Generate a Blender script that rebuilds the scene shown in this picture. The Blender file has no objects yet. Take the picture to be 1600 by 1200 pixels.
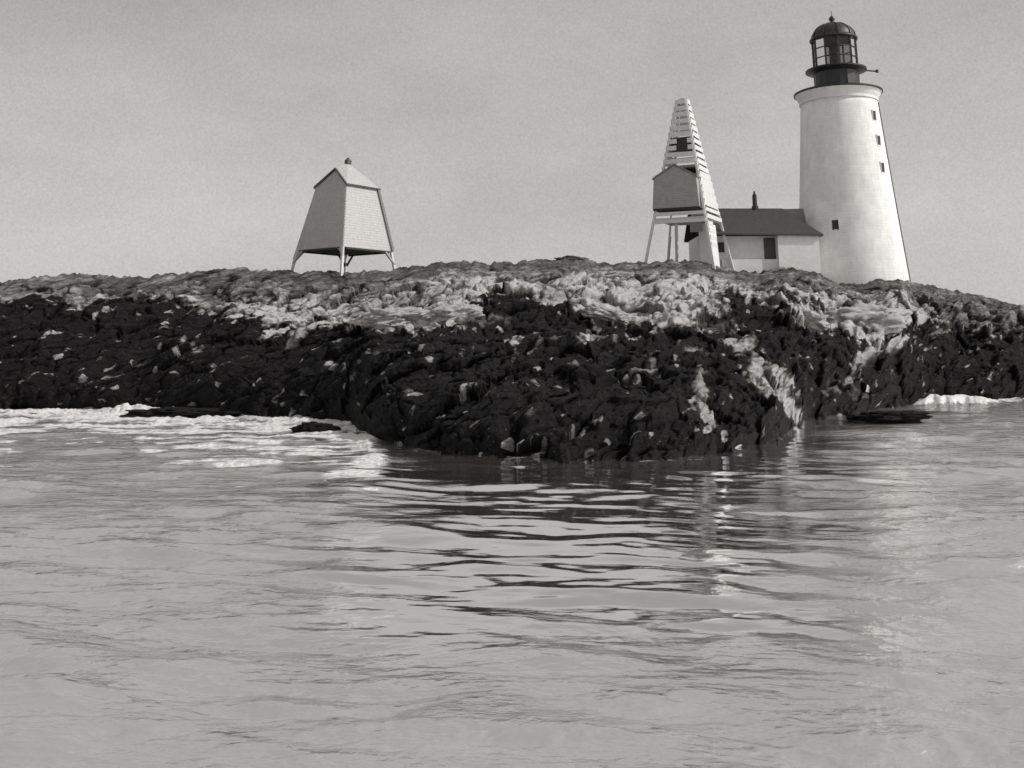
import bpy, bmesh, math, random
import numpy as np
from mathutils import Vector, Matrix
R = math.radians
random.seed(7)
sc = bpy.context.scene
C = sc.collection

# ------------------------------------------------------------------ camera
EYE = 4.0                      # eye height on the boat, metres above the sea
FPX = 1600.0                   # focal length in photo pixels (photo 1600 wide)
TANP = 0.2536                  # camera tilts up a little; the lens is shifted to compensate
PITCH = math.atan(TANP)
PY = 540 - FPX * TANP          # principal row
cam = bpy.data.cameras.new('camera')
co = bpy.data.objects.new('camera', cam); C.objects.link(co)
co.location = (0, 0, EYE)
co.rotation_euler = (R(90) + PITCH, 0, 0)
cam.sensor_width = 36; cam.lens = 36 * FPX / 1600
cam.shift_y = -(600 - PY) / 1600
cam.clip_start = 0.5; cam.clip_end = 20000
sc.camera = co

# ------------------------------------------------------------------ world + sun
SUN_AZ = 74                    # degrees towards the right of the direction facing the viewer
SUN_EL = 36
sx = math.sin(R(SUN_AZ)) * math.cos(R(SUN_EL)); sy = -math.cos(R(SUN_AZ)) * math.cos(R(SUN_EL)); sz = math.sin(R(SUN_EL))
w = bpy.data.worlds.new('World'); sc.world = w; w.use_nodes = True
nt = w.node_tree; nt.nodes.clear()
N = nt.nodes.new; L = nt.links.new
sky = N('ShaderNodeTexSky'); sky.sky_type = 'NISHITA'; sky.sun_disc = False
sky.sun_elevation = R(SUN_EL); sky.sun_rotation = math.atan2(sx, sy)
sky.air_density = 1.0; sky.dust_density = 4.0; sky.ozone_density = 1.0
bw = N('ShaderNodeRGBToBW'); L(sky.outputs[0], bw.inputs[0])
tc = N('ShaderNodeTexCoord')
cl = N('ShaderNodeTexNoise'); cl.inputs['Scale'].default_value = 2.4; cl.inputs['Detail'].default_value = 6; cl.inputs['Roughness'].default_value = .6
mp = N('ShaderNodeMapping'); mp.inputs['Scale'].default_value = (1, 1, 2.2); L(tc.outputs['Generated'], mp.inputs[0]); L(mp.outputs[0], cl.inputs['Vector'])
cr = N('ShaderNodeMapRange'); cr.inputs[1].default_value = .3; cr.inputs[2].default_value = .7; cr.inputs[3].default_value = .84; cr.inputs[4].default_value = 1.10
L(cl.outputs[0], cr.inputs[0])
c2 = N('ShaderNodeTexNoise'); c2.inputs['Scale'].default_value = 430; c2.inputs['Detail'].default_value = 3; c2.inputs['Roughness'].default_value = .8
L(tc.outputs['Generated'], c2.inputs['Vector'])
cr2 = N('ShaderNodeMapRange'); cr2.inputs[1].default_value = .3; cr2.inputs[2].default_value = .7; cr2.inputs[3].default_value = .90; cr2.inputs[4].default_value = 1.10
L(c2.outputs[0], cr2.inputs[0])
m1 = N('ShaderNodeMath'); m1.operation = 'MULTIPLY'; L(bw.outputs[0], m1.inputs[0]); L(cr.outputs[0], m1.inputs[1])
m2 = N('ShaderNodeMath'); m2.operation = 'MULTIPLY'; L(m1.outputs[0], m2.inputs[0]); L(cr2.outputs[0], m2.inputs[1])
# thin even overcast: pull the sky towards a uniform grey veil
VEIL_GAIN = .45
gz_ = N('ShaderNodeSeparateXYZ'); L(tc.outputs['Generated'], gz_.inputs[0])
vr = N('ShaderNodeMapRange'); vr.inputs[1].default_value = -.02; vr.inputs[2].default_value = .45; vr.inputs[3].default_value = 4.9; vr.inputs[4].default_value = 2.8; L(gz_.outputs[2], vr.inputs[0])
veil0 = N('ShaderNodeMath'); veil0.operation = 'MULTIPLY'; L(vr.outputs[0], veil0.inputs[0]); L(cr.outputs[0], veil0.inputs[1])
veil = N('ShaderNodeMath'); veil.operation = 'MULTIPLY'; L(veil0.outputs[0], veil.inputs[0]); L(cr2.outputs[0], veil.inputs[1])
m3 = N('ShaderNodeMath'); m3.operation = 'MULTIPLY_ADD'; L(m2.outputs[0], m3.inputs[0]); m3.inputs[1].default_value = VEIL_GAIN; L(veil.outputs[0], m3.inputs[2])
tint = N('ShaderNodeCombineXYZ')
for i, k in enumerate((1.0, .988, .965)):
    q = N('ShaderNodeMath'); q.operation = 'MULTIPLY'; q.inputs[1].default_value = k; L(m3.outputs[0], q.inputs[0]); L(q.outputs[0], tint.inputs[i])
bg = N('ShaderNodeBackground'); bg.inputs[1].default_value = 0.10; L(tint.outputs[0], bg.inputs[0])
wo = N('ShaderNodeOutputWorld'); L(bg.outputs[0], wo.inputs[0])

sun = bpy.data.lights.new('sun', 'SUN'); sun.energy = 2.7; sun.angle = R(.6); sun.color = (1, .985, .95)
so = bpy.data.objects.new('sun', sun); C.objects.link(so)
so.rotation_euler = Vector((sx, sy, sz)).to_track_quat('Z', 'Y').to_euler()
so.location = (60, -40, 80)

sc.view_settings.view_transform = 'Standard'; sc.view_settings.look = 'None'
sc.view_settings.exposure = 0.0; sc.view_settings.gamma = 1.0

# ------------------------------------------------------------------ helpers
def P(x, y, Y):
    """world point seen at photo pixel (x, y) standing Y metres away"""
    u = (x - 800) / FPX; v = (PY - y) / FPX
    c, s = math.cos(PITCH), math.sin(PITCH)
    k = Y / (c - v * s)
    return Vector((k * u, Y, EYE + k * (s + v * c)))
def zat(y, Y): return P(800, y, Y).z

def link(name, me, mat=None, parent=None):
    o = bpy.data.objects.new(name, me); C.objects.link(o)
    if mat is not None: me.materials.append(mat)
    if parent is not None: o.parent = parent
    return o
def obj(name, bm, mat, parent=None, smooth=False, bevel=0):
    if bevel: bmesh.ops.bevel(bm, geom=[e for e in bm.edges], offset=bevel, segments=1, affect='EDGES')
    bmesh.ops.recalc_face_normals(bm, faces=bm.faces)
    me = bpy.data.meshes.new(name); bm.to_mesh(me); bm.free()
    if smooth:
        for p in me.polygons: p.use_smooth = True
    return link(name, me, mat, parent)
def thing(name, label, cat, loc=(0, 0, 0), rz=0, group=None):
    o = bpy.data.objects.new(name, None); C.objects.link(o); o.empty_display_size = .3
    o.location = loc; o.rotation_euler = (0, 0, rz); tag(o, label, cat, group); return o
def tag(o, label, cat, group=None):
    o['label'] = label; o['category'] = cat
    if group: o['group'] = group
def box(bm, lo, hi):
    x0, y0, z0 = lo; x1, y1, z1 = hi
    return hexa(bm, [(x0, y0, z0), (x1, y0, z0), (x1, y1, z0), (x0, y1, z0), (x0, y0, z1), (x1, y0, z1), (x1, y1, z1), (x0, y1, z1)])
def hexa(bm, p):
    v = [bm.verts.new(q) for q in p]
    for f in ((3, 2, 1, 0), (4, 5, 6, 7), (0, 1, 5, 4), (1, 2, 6, 5), (2, 3, 7, 6), (3, 0, 4, 7)): bm.faces.new([v[i] for i in f])
def bar(bm, a, b, wx, wy=None, up=(0, 0, 1)):
    """square-section bar from a to b"""
    wy = wy or wx; a = Vector(a); b = Vector(b); d = (b - a).normalized()
    u = Vector(up); 
    if abs(d.dot(u)) > .95: u = Vector((0, 1, 0))
    s = d.cross(u).normalized(); t = s.cross(d).normalized()
    p = []
    for q in (a, b):
        for i, j in ((-1, -1), (1, -1), (1, 1), (-1, 1)): p.append(q + s * wx / 2 * i + t * wy / 2 * j)
    hexa(bm, p)
def tube(bm, a, b, r, r2=None, n=10):
    r2 = r if r2 is None else r2; a = Vector(a); b = Vector(b); d = (b - a).normalized()
    u = Vector((0, 0, 1)) if abs(d.z) < .95 else Vector((1, 0, 0))
    s = d.cross(u).normalized(); t = s.cross(d)
    A = [bm.verts.new(a + (s * math.cos(k * 2 * math.pi / n) + t * math.sin(k * 2 * math.pi / n)) * r) for k in range(n)]
    B = [bm.verts.new(b + (s * math.cos(k * 2 * math.pi / n) + t * math.sin(k * 2 * math.pi / n)) * r2) for k in range(n)]
    for k in range(n): bm.faces.new((A[k], A[(k + 1) % n], B[(k + 1) % n], B[k]))
    bm.faces.new(A[::-1]); bm.faces.new(B)
def lathe(bm, prof, n=64, caps=True, off=0):
    rings = []
    for r, z in prof:
        if r < 1e-4: rings.append([bm.verts.new((0, 0, z))])
        else: rings.append([bm.verts.new((r * math.cos(off + k * 2 * math.pi / n), r * math.sin(off + k * 2 * math.pi / n), z)) for k in range(n)])
    for a, b in zip(rings, rings[1:]):
        for k in range(n):
            k2 = (k + 1) % n
            if len(a) == 1: bm.faces.new((a[0], b[k2], b[k]))
            elif len(b) == 1: bm.faces.new((a[k], a[k2], b[0]))
            else: bm.faces.new((a[k], a[k2], b[k2], b[k]))
    if caps:
        for r in (rings[0], rings[-1]):
            if len(r) > 1: bm.faces.new(r)
    return rings
def prism(bm, front, back):
    """closed solid between two polygons with the same count"""
    A = [bm.verts.new(p) for p in front]; B = [bm.verts.new(p) for p in back]; n = len(A)
    bm.faces.new(A); bm.faces.new(B[::-1])
    for k in range(n): bm.faces.new((A[k], B[k], B[(k + 1) % n], A[(k + 1) % n]))

# ---- numpy gradient noise
_rng = np.random.RandomState(3)
_perm = np.concatenate([_rng.permutation(256)] * 3)
_grad = _rng.normal(size=(256, 3)); _grad /= np.linalg.norm(_grad, axis=1)[:, None]
def pn(x, y, z):
    xi = np.floor(x).astype(int); yi = np.floor(y).astype(int); zi = np.floor(z).astype(int)
    xf = x - xi; yf = y - yi; zf = z - zi
    f = lambda t: t * t * t * (t * (t * 6 - 15) + 10)
    u, v, w_ = f(xf), f(yf), f(zf); out = 0
    for i in (0, 1):
        for j in (0, 1):
            for k in (0, 1):
                h = _perm[_perm[_perm[(xi + i) & 255] + ((yi + j) & 255)] + ((zi + k) & 255)]
                g = _grad[h]
                d = g[..., 0] * (xf - i) + g[..., 1] * (yf - j) + g[..., 2] * (zf - k)
                out = out + d * (u if i else 1 - u) * (v if j else 1 - v) * (w_ if k else 1 - w_)
    return out * 1.5
def fbm(x, y, z, o=4, g=.5):
    s = 0; a = 1
    for k in range(o): s = s + a * pn(x * 2 ** k + 17 * k, y * 2 ** k - 9 * k, z * 2 ** k + 5 * k); a *= g
    return s
def ridge(x, y, z, o=4, g=.5):
    s = 0; a = 1
    for k in range(o): s = s + a * (1 - 2.2 * np.abs(pn(x * 2 ** k + 7 * k, y * 2 ** k + 13 * k, z * 2 ** k - 4 * k))); a *= g
    return s
_crnd = np.random.RandomState(11).rand(256, 7)
def cells(x, y, z):
    """Worley blocks: returns per-block random, gap width (F2-F1) and a tilted facet height"""
    x = np.asarray(x, dtype=np.float32); y = np.asarray(y, dtype=np.float32) + 0 * x; z = np.asarray(z, dtype=np.float32) + 0 * x
    xi = np.floor(x).astype(np.int32); yi = np.floor(y).astype(np.int32); zi = np.floor(z).astype(np.int32)
    f1 = np.full(x.shape, 9., np.float32); f2 = f1.copy(); rid = np.zeros(x.shape, np.int32); tilt = np.zeros(x.shape, np.float32)
    for i in (-1, 0, 1):
        for j in (-1, 0, 1):
            for k in (-1, 0, 1):
                h = _perm[_perm[_perm[(xi + i) & 255] + ((yi + j) & 255)] + ((zi + k) & 255)]
                c = _crnd[h].astype(np.float32)
                dx = xi + i + c[..., 0] - x; dy = yi + j + c[..., 1] - y; dz = zi + k + c[..., 2] - z
                d = dx * dx + dy * dy + dz * dz; nw = d < f1
                f2 = np.where(nw, f1, np.minimum(f2, d)); f1 = np.where(nw, d, f1); rid = np.where(nw, h, rid)
                tilt = np.where(nw, -(dx * (c[..., 4] - .5) + dy * (c[..., 5] - .5) + dz * (c[..., 6] - .5)) * 2, tilt)
    return _crnd[rid, 3], np.sqrt(f2) - np.sqrt(f1), tilt
def sstep(a, b, x):
    t = np.clip((x - a) / (b - a), 0, 1); return t * t * (3 - 2 * t)

# ------------------------------------------------------------------ materials
def mat(name, col, rough=.8, metal=0):
    m = bpy.data.materials.new(name); m.use_nodes = True
    b = m.node_tree.nodes['Principled BSDF']
    b.inputs['Base Color'].default_value = (*col, 1); b.inputs['Roughness'].default_value = rough; b.inputs['Metallic'].default_value = metal
    return m, m.node_tree, b
def weathered(name, c0, c1, scale=3, rough=.8, bump=.02, stretch=(1, 1, 1), bscale=None, boards=0):
    m, t, b = mat(name, c0, rough)
    n = t.nodes.new; l = t.links.new
    tc = n('ShaderNodeTexCoord'); mp = n('ShaderNodeMapping'); mp.inputs['Scale'].default_value = stretch
    l(tc.outputs['Object'], mp.inputs[0])
    ns = n('ShaderNodeTexNoise'); ns.inputs['Scale'].default_value = scale; ns.inputs['Detail'].default_value = 8; ns.inputs['Roughness'].default_value = .65
    l(mp.outputs[0], ns.inputs['Vector'])
    r = n('ShaderNodeValToRGB'); r.color_ramp.elements[0].position = .3; r.color_ramp.elements[1].position = .7
    r.color_ramp.elements[0].color = (*c0, 1); r.color_ramp.elements[1].color = (*c1, 1)
    l(ns.outputs[0], r.inputs[0]); l(r.outputs[0], b.inputs['Base Color'])
    bp = n('ShaderNodeBump'); bp.inputs['Distance'].default_value = bump; bp.inputs['Strength'].default_value = 1
    if boards:
        sp = n('ShaderNodeSeparateXYZ'); l(tc.outputs['Object'], sp.inputs[0])
        md = n('ShaderNodeMath'); md.operation = 'MULTIPLY'; md.inputs[1].default_value = 1 / boards; l(sp.outputs[2], md.inputs[0])
        fr = n('ShaderNodeMath'); fr.operation = 'FRACT'; l(md.outputs[0], fr.inputs[0])
        ad = n('ShaderNodeMath'); ad.operation = 'MULTIPLY_ADD'; ad.inputs[1].default_value = -1; l(fr.outputs[0], ad.inputs[0]); l(ns.outputs[0], ad.inputs[2])
        l(ad.outputs[0], bp.inputs['Height'])
    else: l(ns.outputs[0], bp.inputs['Height'])
    l(bp.outputs[0], b.inputs['Normal'])
    return m
def g(v, t=1.0): return (v, v * (1 - .012 * t), v * (1 - .03 * t))
M = {}
M['sunlit_boards'] = weathered('sunlit_boards', g(.42), g(.54), 4, .7, .015, boards=.22)  # lighter copy of the tower boards, sunlight put into the colour
M['grey_shade_boards'] = weathered('grey_shade_boards', g(.38), g(.47), 3, .8, .015, boards=.22)  # darker copy for the walls away from the sun, shade put into the colour
M['hut_boards'] = weathered('hut_boards', g(.30), g(.38), 3, .8, .015, boards=.22)
M['white_wood'] = weathered('white_wood', g(.55), g(.75), 5, .7, .01)
M['roof_light'] = weathered('roof_light', g(.38), g(.50), 4, .8, .02)
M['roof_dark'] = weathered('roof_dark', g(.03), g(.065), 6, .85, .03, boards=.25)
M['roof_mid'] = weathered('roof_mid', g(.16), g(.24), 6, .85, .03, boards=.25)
M['black_iron'] = weathered('black_iron', (.012, .011, .012), (.03, .028, .03), 6, .42, .01)
M['dome_iron'] = weathered('dome_iron', (.012, .011, .012), (.04, .038, .038), 4, .5, .01)
M['dark_wood'] = weathered('dark_wood', g(.02), g(.05), 6, .8, .01)
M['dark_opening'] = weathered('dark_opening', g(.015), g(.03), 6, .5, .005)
M['plaster'] = weathered('plaster', g(.66), g(.80), 2, .8, .02)
M['cable'] = weathered('cable', g(.06), g(.10), 6, .7, .005)
gl = bpy.data.materials.new('lantern_glass'); gl.use_nodes = True
t = gl.node_tree; t.nodes.clear()
a_ = t.nodes.new('ShaderNodeBsdfTransparent'); a_.inputs[0].default_value = (.56, .56, .55, 1)
b_ = t.nodes.new('ShaderNodeBsdfGlossy'); b_.inputs['Roughness'].default_value = .12
fr = t.nodes.new('ShaderNodeFresnel'); fr.inputs[0].default_value = 1.5
mx = t.nodes.new('ShaderNodeMixShader'); out = t.nodes.new('ShaderNodeOutputMaterial')
t.links.new(fr.outputs[0], mx.inputs[0]); t.links.new(a_.outputs[0], mx.inputs[1]); t.links.new(b_.outputs[0], mx.inputs[2]); t.links.new(mx.outputs[0], out.inputs[0])
M['glass'] = gl

# whitewashed brick of the tower
m, t, b = mat('whitewashed_brick', g(.75), .85)
n = t.nodes.new; l = t.links.new
tc = n('ShaderNodeTexCoord'); sp = n('ShaderNodeSeparateXYZ'); l(tc.outputs['Object'], sp.inputs[0])
at = n('ShaderNodeMath'); at.operation = 'ARCTAN2'; l(sp.outputs[1], at.inputs[0]); l(sp.outputs[0], at.inputs[1])
mu = n('ShaderNodeMath'); mu.operation = 'MULTIPLY'; mu.inputs[1].default_value = 4.0; l(at.outputs[0], mu.inputs[0])
cb = n('ShaderNodeCombineXYZ'); l(mu.outputs[0], cb.inputs[0]); l(sp.outputs[2], cb.inputs[1])
bk = n('ShaderNodeTexBrick'); bk.inputs['Scale'].default_value = 1; bk.inputs['Brick Width'].default_value = .8; bk.inputs['Row Height'].default_value = .27
bk.inputs['Mortar Size'].default_value = .014; bk.inputs['Mortar Smooth'].default_value = .6
bk.inputs['Color1'].default_value = (*g(.86), 1); bk.inputs['Color2'].default_value = (*g(.81), 1); bk.inputs['Mortar'].default_value = (*g(.74), 1)
l(cb.outputs[0], bk.inputs['Vector'])
ns = n('ShaderNodeTexNoise'); ns.inputs['Scale'].default_value = .9; ns.inputs['Detail'].default_value = 8; ns.inputs['Roughness'].default_value = .7
mp = n('ShaderNodeMapping'); mp.inputs['Scale'].default_value = (1, 1, .6); l(tc.outputs['Object'], mp.inputs[0]); l(mp.outputs[0], ns.inputs['Vector'])
r_ = n('ShaderNodeMapRange'); r_.inputs[1].default_value = .35; r_.inputs[2].default_value = .7; r_.inputs[3].default_value = 1.06; r_.inputs[4].default_value = .84; l(ns.outputs[0], r_.inputs[0])
mp2 = n('ShaderNodeMapping'); mp2.inputs['Scale'].default_value = (1, 1, .07); l(tc.outputs['Object'], mp2.inputs[0])
ns2 = n('ShaderNodeTexNoise'); ns2.inputs['Scale'].default_value = 2.2; ns2.inputs['Detail'].default_value = 7; ns2.inputs['Roughness'].default_value = .7; l(mp2.outputs[0], ns2.inputs['Vector'])
r2_ = n('ShaderNodeMapRange'); r2_.inputs[1].default_value = .52; r2_.inputs[2].default_value = .75; r2_.inputs[3].default_value = 1.0; r2_.inputs[4].default_value = .86; l(ns2.outputs[0], r2_.inputs[0])
mm_ = n('ShaderNodeMath'); mm_.operation = 'MULTIPLY'; l(r_.outputs[0], mm_.inputs[0]); l(r2_.outputs[0], mm_.inputs[1]); r_ = mm_
vm = n('ShaderNodeVectorMath'); vm.operation = 'SCALE'; l(bk.outputs['Color'], vm.inputs[0]); l(r_.outputs[0], vm.inputs['Scale']); l(vm.outputs[0], b.inputs['Base Color'])
bp = n('ShaderNodeBump'); bp.inputs['Distance'].default_value = .006; l(bk.outputs['Fac'], bp.inputs['Height']); bp.invert = True
l(bp.outputs[0], b.inputs['Normal'])
M['brick'] = m

# rock: attribute 'tone' 0 = weed-covered / wet black, .5 = weathered grey, 1 = bare pale rock
def rock_material(name, fixed=None):
    m, t, b = mat(name, (.1, .1, .1), .75)
    n = t.nodes.new; l = t.links.new
    tc = n('ShaderNodeTexCoord')
    def noise(scale, det, rough, st=(1, 1, 1), rot=0):
        mp = n('ShaderNodeMapping'); mp.inputs['Scale'].default_value = st; mp.inputs['Rotation'].default_value = (0, rot, 0)
        l(tc.outputs['Object'], mp.inputs[0])
        q = n('ShaderNodeTexNoise'); q.inputs['Scale'].default_value = scale; q.inputs['Detail'].default_value = det; q.inputs['Roughness'].default_value = rough
        l(mp.outputs[0], q.inputs['Vector']); return q.outputs[0]
    n1 = noise(1.3, 9, .7, (.45, .6, 1.6), R(22)); n2 = noise(5, 8, .75, (.5, .7, 1.5), R(18)); n3 = noise(26, 4, .7)
    def math_(op, a, b_, c=None):
        q = n('ShaderNodeMath'); q.operation = op
        for i, s in enumerate((a, b_, c)):
            if s is None: continue
            if isinstance(s, (int, float)): q.inputs[i].default_value = s
            else: l(s, q.inputs[i])
        return q.outputs[0]
    if fixed is None:
        a = n('ShaderNodeAttribute'); a.attribute_name = 'tone'; tone = a.outputs['Fac']
    else:
        v = n('ShaderNodeValue'); v.outputs[0].default_value = fixed; tone = v.outputs[0]
    d1 = math_('MULTIPLY', math_('SUBTRACT', n1, .5), .75)
    d2 = math_('MULTIPLY', math_('SUBTRACT', n2, .5), .75)
    d3 = math_('MULTIPLY', math_('SUBTRACT', n3, .5), .45)
    tt = math_('ADD', math_('ADD', math_('ADD', tone, d1), d2), d3)
    r = n('ShaderNodeValToRGB'); e = r.color_ramp.elements
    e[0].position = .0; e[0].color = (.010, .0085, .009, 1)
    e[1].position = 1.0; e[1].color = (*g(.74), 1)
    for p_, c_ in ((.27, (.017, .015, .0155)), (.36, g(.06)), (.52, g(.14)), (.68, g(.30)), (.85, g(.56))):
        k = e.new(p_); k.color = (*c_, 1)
    l(tt, r.inputs[0])
    # barnacle specks, with wet glints put into the colour
    vo = n('ShaderNodeTexVoronoi'); vo.inputs['Scale'].default_value = 5.5; l(tc.outputs['Object'], vo.inputs['Vector'])
    vs = n('ShaderNodeTexVoronoi'); vs.inputs['Scale'].default_value = 2.0; l(tc.outputs['Object'], vs.inputs['Vector'])
    sp_ = math_('MULTIPLY', math_('LESS_THAN', vo.outputs['Distance'], .17), math_('GREATER_THAN', n1, .55))
    sp2 = math_('MULTIPLY', sp_, math_('GREATER_THAN', n3, .52))
    mxr = n('ShaderNodeMixRGB'); l(math_('MULTIPLY', sp2, .8), mxr.inputs[0]); l(r.outputs[0], mxr.inputs[1]); mxr.inputs[2].default_value = (*g(.35), 1)
    l(mxr.outputs[0], b.inputs['Base Color'])
    hh = math_('ADD', math_('MULTIPLY', n2, .5), math_('ADD', math_('MULTIPLY', n1, 1.2), math_('MULTIPLY', n3, .22)))
    bp = n('ShaderNodeBump'); bp.inputs['Distance'].default_value = .45; bp.inputs['Strength'].default_value = 1; l(hh, bp.inputs['Height']); l(bp.outputs[0], b.inputs['Normal'])
    b.inputs['Specular IOR Level'].default_value = .25
    return m
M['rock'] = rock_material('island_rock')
M['pale_rock'] = rock_material('pale_boulder_rock', 1.02)
M['black_rock'] = rock_material('wet_black_rock', .12)
M['grey_rock'] = rock_material('grey_rock', .50)

# ------------------------------------------------------------------ island terrain
def tab(pts):
    xs = [p[0] for p in pts]; ys = [p[1] for p in pts]
    return lambda x: np.interp(x, xs, ys)
skyline = tab([(-500, 575), (-300, 510), (-100, 455), (60, 434), (85, 431), (125, 427), (170, 433), (230, 431), (300, 425), (370, 419), (400, 423), (450, 424), (540, 426),
    (620, 421), (650, 415), (690, 410), (720, 408), (760, 411), (800, 410), (850, 406), (880, 404), (915, 404), (935, 411), (1000, 410), (1060, 406), (1090, 408), (1110, 414), (1150, 424),
    (1185, 427), (1200, 421), (1240, 419), (1268, 422), (1290, 434), (1308, 443), (1350, 445), (1375, 436), (1410, 438), (1450, 446), (1500, 456), (1550, 468), (1600, 480), (1700, 505), (1850, 540), (2050, 600)])
crestY = tab([(-500, 78), (60, 83), (540, 84), (900, 86), (1100, 87), (1200, 90), (1600, 92), (2050, 92)])
shore_y = tab([(-500, 640), (60, 646), (240, 648), (360, 652), (450, 655), (540, 664), (590, 690), (650, 703), (700, 710), (800, 720), (900, 724), (1050, 720), (1150, 706), (1225, 685), (1245, 662), (1275, 654),
    (1330, 648), (1390, 640), (1440, 632), (1600, 628), (2050, 622)])
# height (as sight-line row) where bare rock gives way to weed
weed_y = tab([(-500, 470), (60, 462), (130, 470), (230, 468), (300, 474), (360, 505), (420, 512), (500, 505), (600, 500), (690, 512), (720, 488), (745, 468), (790, 458), (830, 462), (850, 482), (930, 486), (980, 506), (1050, 506), (1080, 488),
    (1110, 468), (1180, 458), (1230, 476), (1280, 500), (1330, 528), (1380, 532), (1410, 512), (1440, 492), (1500, 503), (1600, 520), (2050, 530)])
# row of the border between the grey top and the pale band
grey_y = tab([(-500, 455), (60, 456), (180, 464), (330, 468), (420, 470), (520, 462), (600, 452), (700, 432), (760, 428), (840, 436), (900, 430), (1000, 432), (1100, 434), (1170, 446), (1260, 458), (1330, 462), (1420, 468), (1480, 490), (1600, 520), (2050, 540)])
NX, NA, NB = 1250, 560, 90
xs = np.linspace(-480, 2040, NX)
tf = np.linspace(-.12, 1, NA)           # shore (0) to crest (1)
X2, T2 = np.meshgrid(xs, tf)
SY = skyline(X2); CY = crestY(X2); SH = shore_y(X2)
cP, sP = math.cos(PITCH), math.sin(PITCH)
def z_of(y, Y):
    v = (PY - y) / FPX; k = Y / (cP - v * sP); return EYE + k * (sP + v * cP)
def dist_on_sea(y):
    v = (PY - y) / FPX; k = -EYE / (sP + v * cP); return k * (cP - v * sP)
def smooth_cols(A, nn):
    k = np.hanning(nn); k /= k.sum(); Ap = np.pad(A, (nn // 2, nn // 2), 'edge'); return np.convolve(Ap, k, 'valid')[:len(A)]
SH0 = smooth_cols(shore_y(xs), 41)
SH1 = SH0 + 3.2 * fbm(xs / 50., xs * 0, xs * 0 + 2.5, 4, .55)
YS0 = dist_on_sea(SH0)[None, :]; YS = YS0 + (dist_on_sea(SH1)[None, :] - YS0) * np.exp(-(np.clip(T2, 0, 1) / .05))
Tc = np.clip(T2, 0, 1)
Yd = YS + (CY - YS) * Tc ** 1.9 + np.where(T2 < 0, T2 * 40, 0)
rowpx = (SH0 + (SH1 - SH0) * np.exp(-Tc / .05)) * (1 - Tc) + SY * Tc
Z = np.where(T2 < 0, T2 * 22, z_of(rowpx, Yd))
# behind the crest: flat top then down to the sea
tb = np.linspace(0, 1, NB + 1)[1:]
Xb, Tb = np.meshgrid(xs, tb)
Yb = crestY(Xb) + 60 * Tb ** 1.4
zc = z_of(skyline(xs), crestY(xs))[None, :]
zc_s = smooth_cols(zc[0], 61)[None, :]
back = np.clip((Tb - .42) / .58, 0, 1)
zmix = np.clip(Tb / .12, 0, 1)
Zb = (zc * (1 - zmix) + (zc_s - .25) * zmix) * (1 - back ** 1.5) - 2.0 * back - Tb * .4
Xa = np.vstack([X2, Xb]); Ya = np.vstack([Yd, Yb]); Za = np.vstack([Z, Zb])
Trow = np.vstack([T2, 1 + Tb])
rowpix = np.vstack([np.where(T2 < 0, SH1[None, :], rowpx), skyline(Xb)])
WX = Ya * (Xa - 800) / FPX * (cP + np.clip((rowpix - PY) / FPX, -.1, .4) * sP) ** -1 * 1.0
WX = (Xa - 800) / FPX * Ya / (cP - ((PY - rowpix) / FPX) * sP)
# displacement
ca, sa = math.cos(R(24)), math.sin(R(24))
p1 = WX * ca + Za * sa; p2 = -WX * sa + Za * ca          # bedding rises to the right
nzw = fbm(WX / 2.5, Ya / 3, Za / 1.5, 3)
big = fbm(WX / 5.5, Ya / 6, Za / 3.5, 3)
bed = ridge(p1 / 4.5, Ya / 5, p2 / 1.1, 5, .55)
med = ridge(p1 / 1.5 + 3, Ya / 2.0, p2 / .5, 4, .6)
fine = fbm(WX / .35, Ya / .6, Za / .3, 3, .6)
front = (.35 + .65 * sstep(-.10, .06, Trow)) * (1 - .87 * sstep(.86, .985, Trow) * (Trow <= 1.2))
topflat = np.where(Trow > 1, .16, 1.0)
amp = front * topflat
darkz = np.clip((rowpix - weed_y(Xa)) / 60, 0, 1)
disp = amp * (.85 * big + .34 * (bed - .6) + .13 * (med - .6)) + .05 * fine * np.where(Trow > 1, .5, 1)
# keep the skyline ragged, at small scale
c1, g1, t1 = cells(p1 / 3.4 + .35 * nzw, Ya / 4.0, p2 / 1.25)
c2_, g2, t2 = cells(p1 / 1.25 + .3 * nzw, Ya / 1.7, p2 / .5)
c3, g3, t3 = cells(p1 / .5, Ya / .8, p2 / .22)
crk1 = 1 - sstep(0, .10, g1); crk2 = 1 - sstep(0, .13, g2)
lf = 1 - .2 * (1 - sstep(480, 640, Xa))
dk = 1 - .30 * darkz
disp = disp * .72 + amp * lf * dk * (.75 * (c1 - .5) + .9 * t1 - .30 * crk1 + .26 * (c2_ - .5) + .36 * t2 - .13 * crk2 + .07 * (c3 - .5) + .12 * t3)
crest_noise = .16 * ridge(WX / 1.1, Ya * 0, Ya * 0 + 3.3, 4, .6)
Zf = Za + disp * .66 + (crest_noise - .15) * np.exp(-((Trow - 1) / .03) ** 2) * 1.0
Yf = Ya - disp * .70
Xf = WX + amp * .25 * fbm(WX / 2 + 50, Ya / 2, Za / 1, 3)
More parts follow.
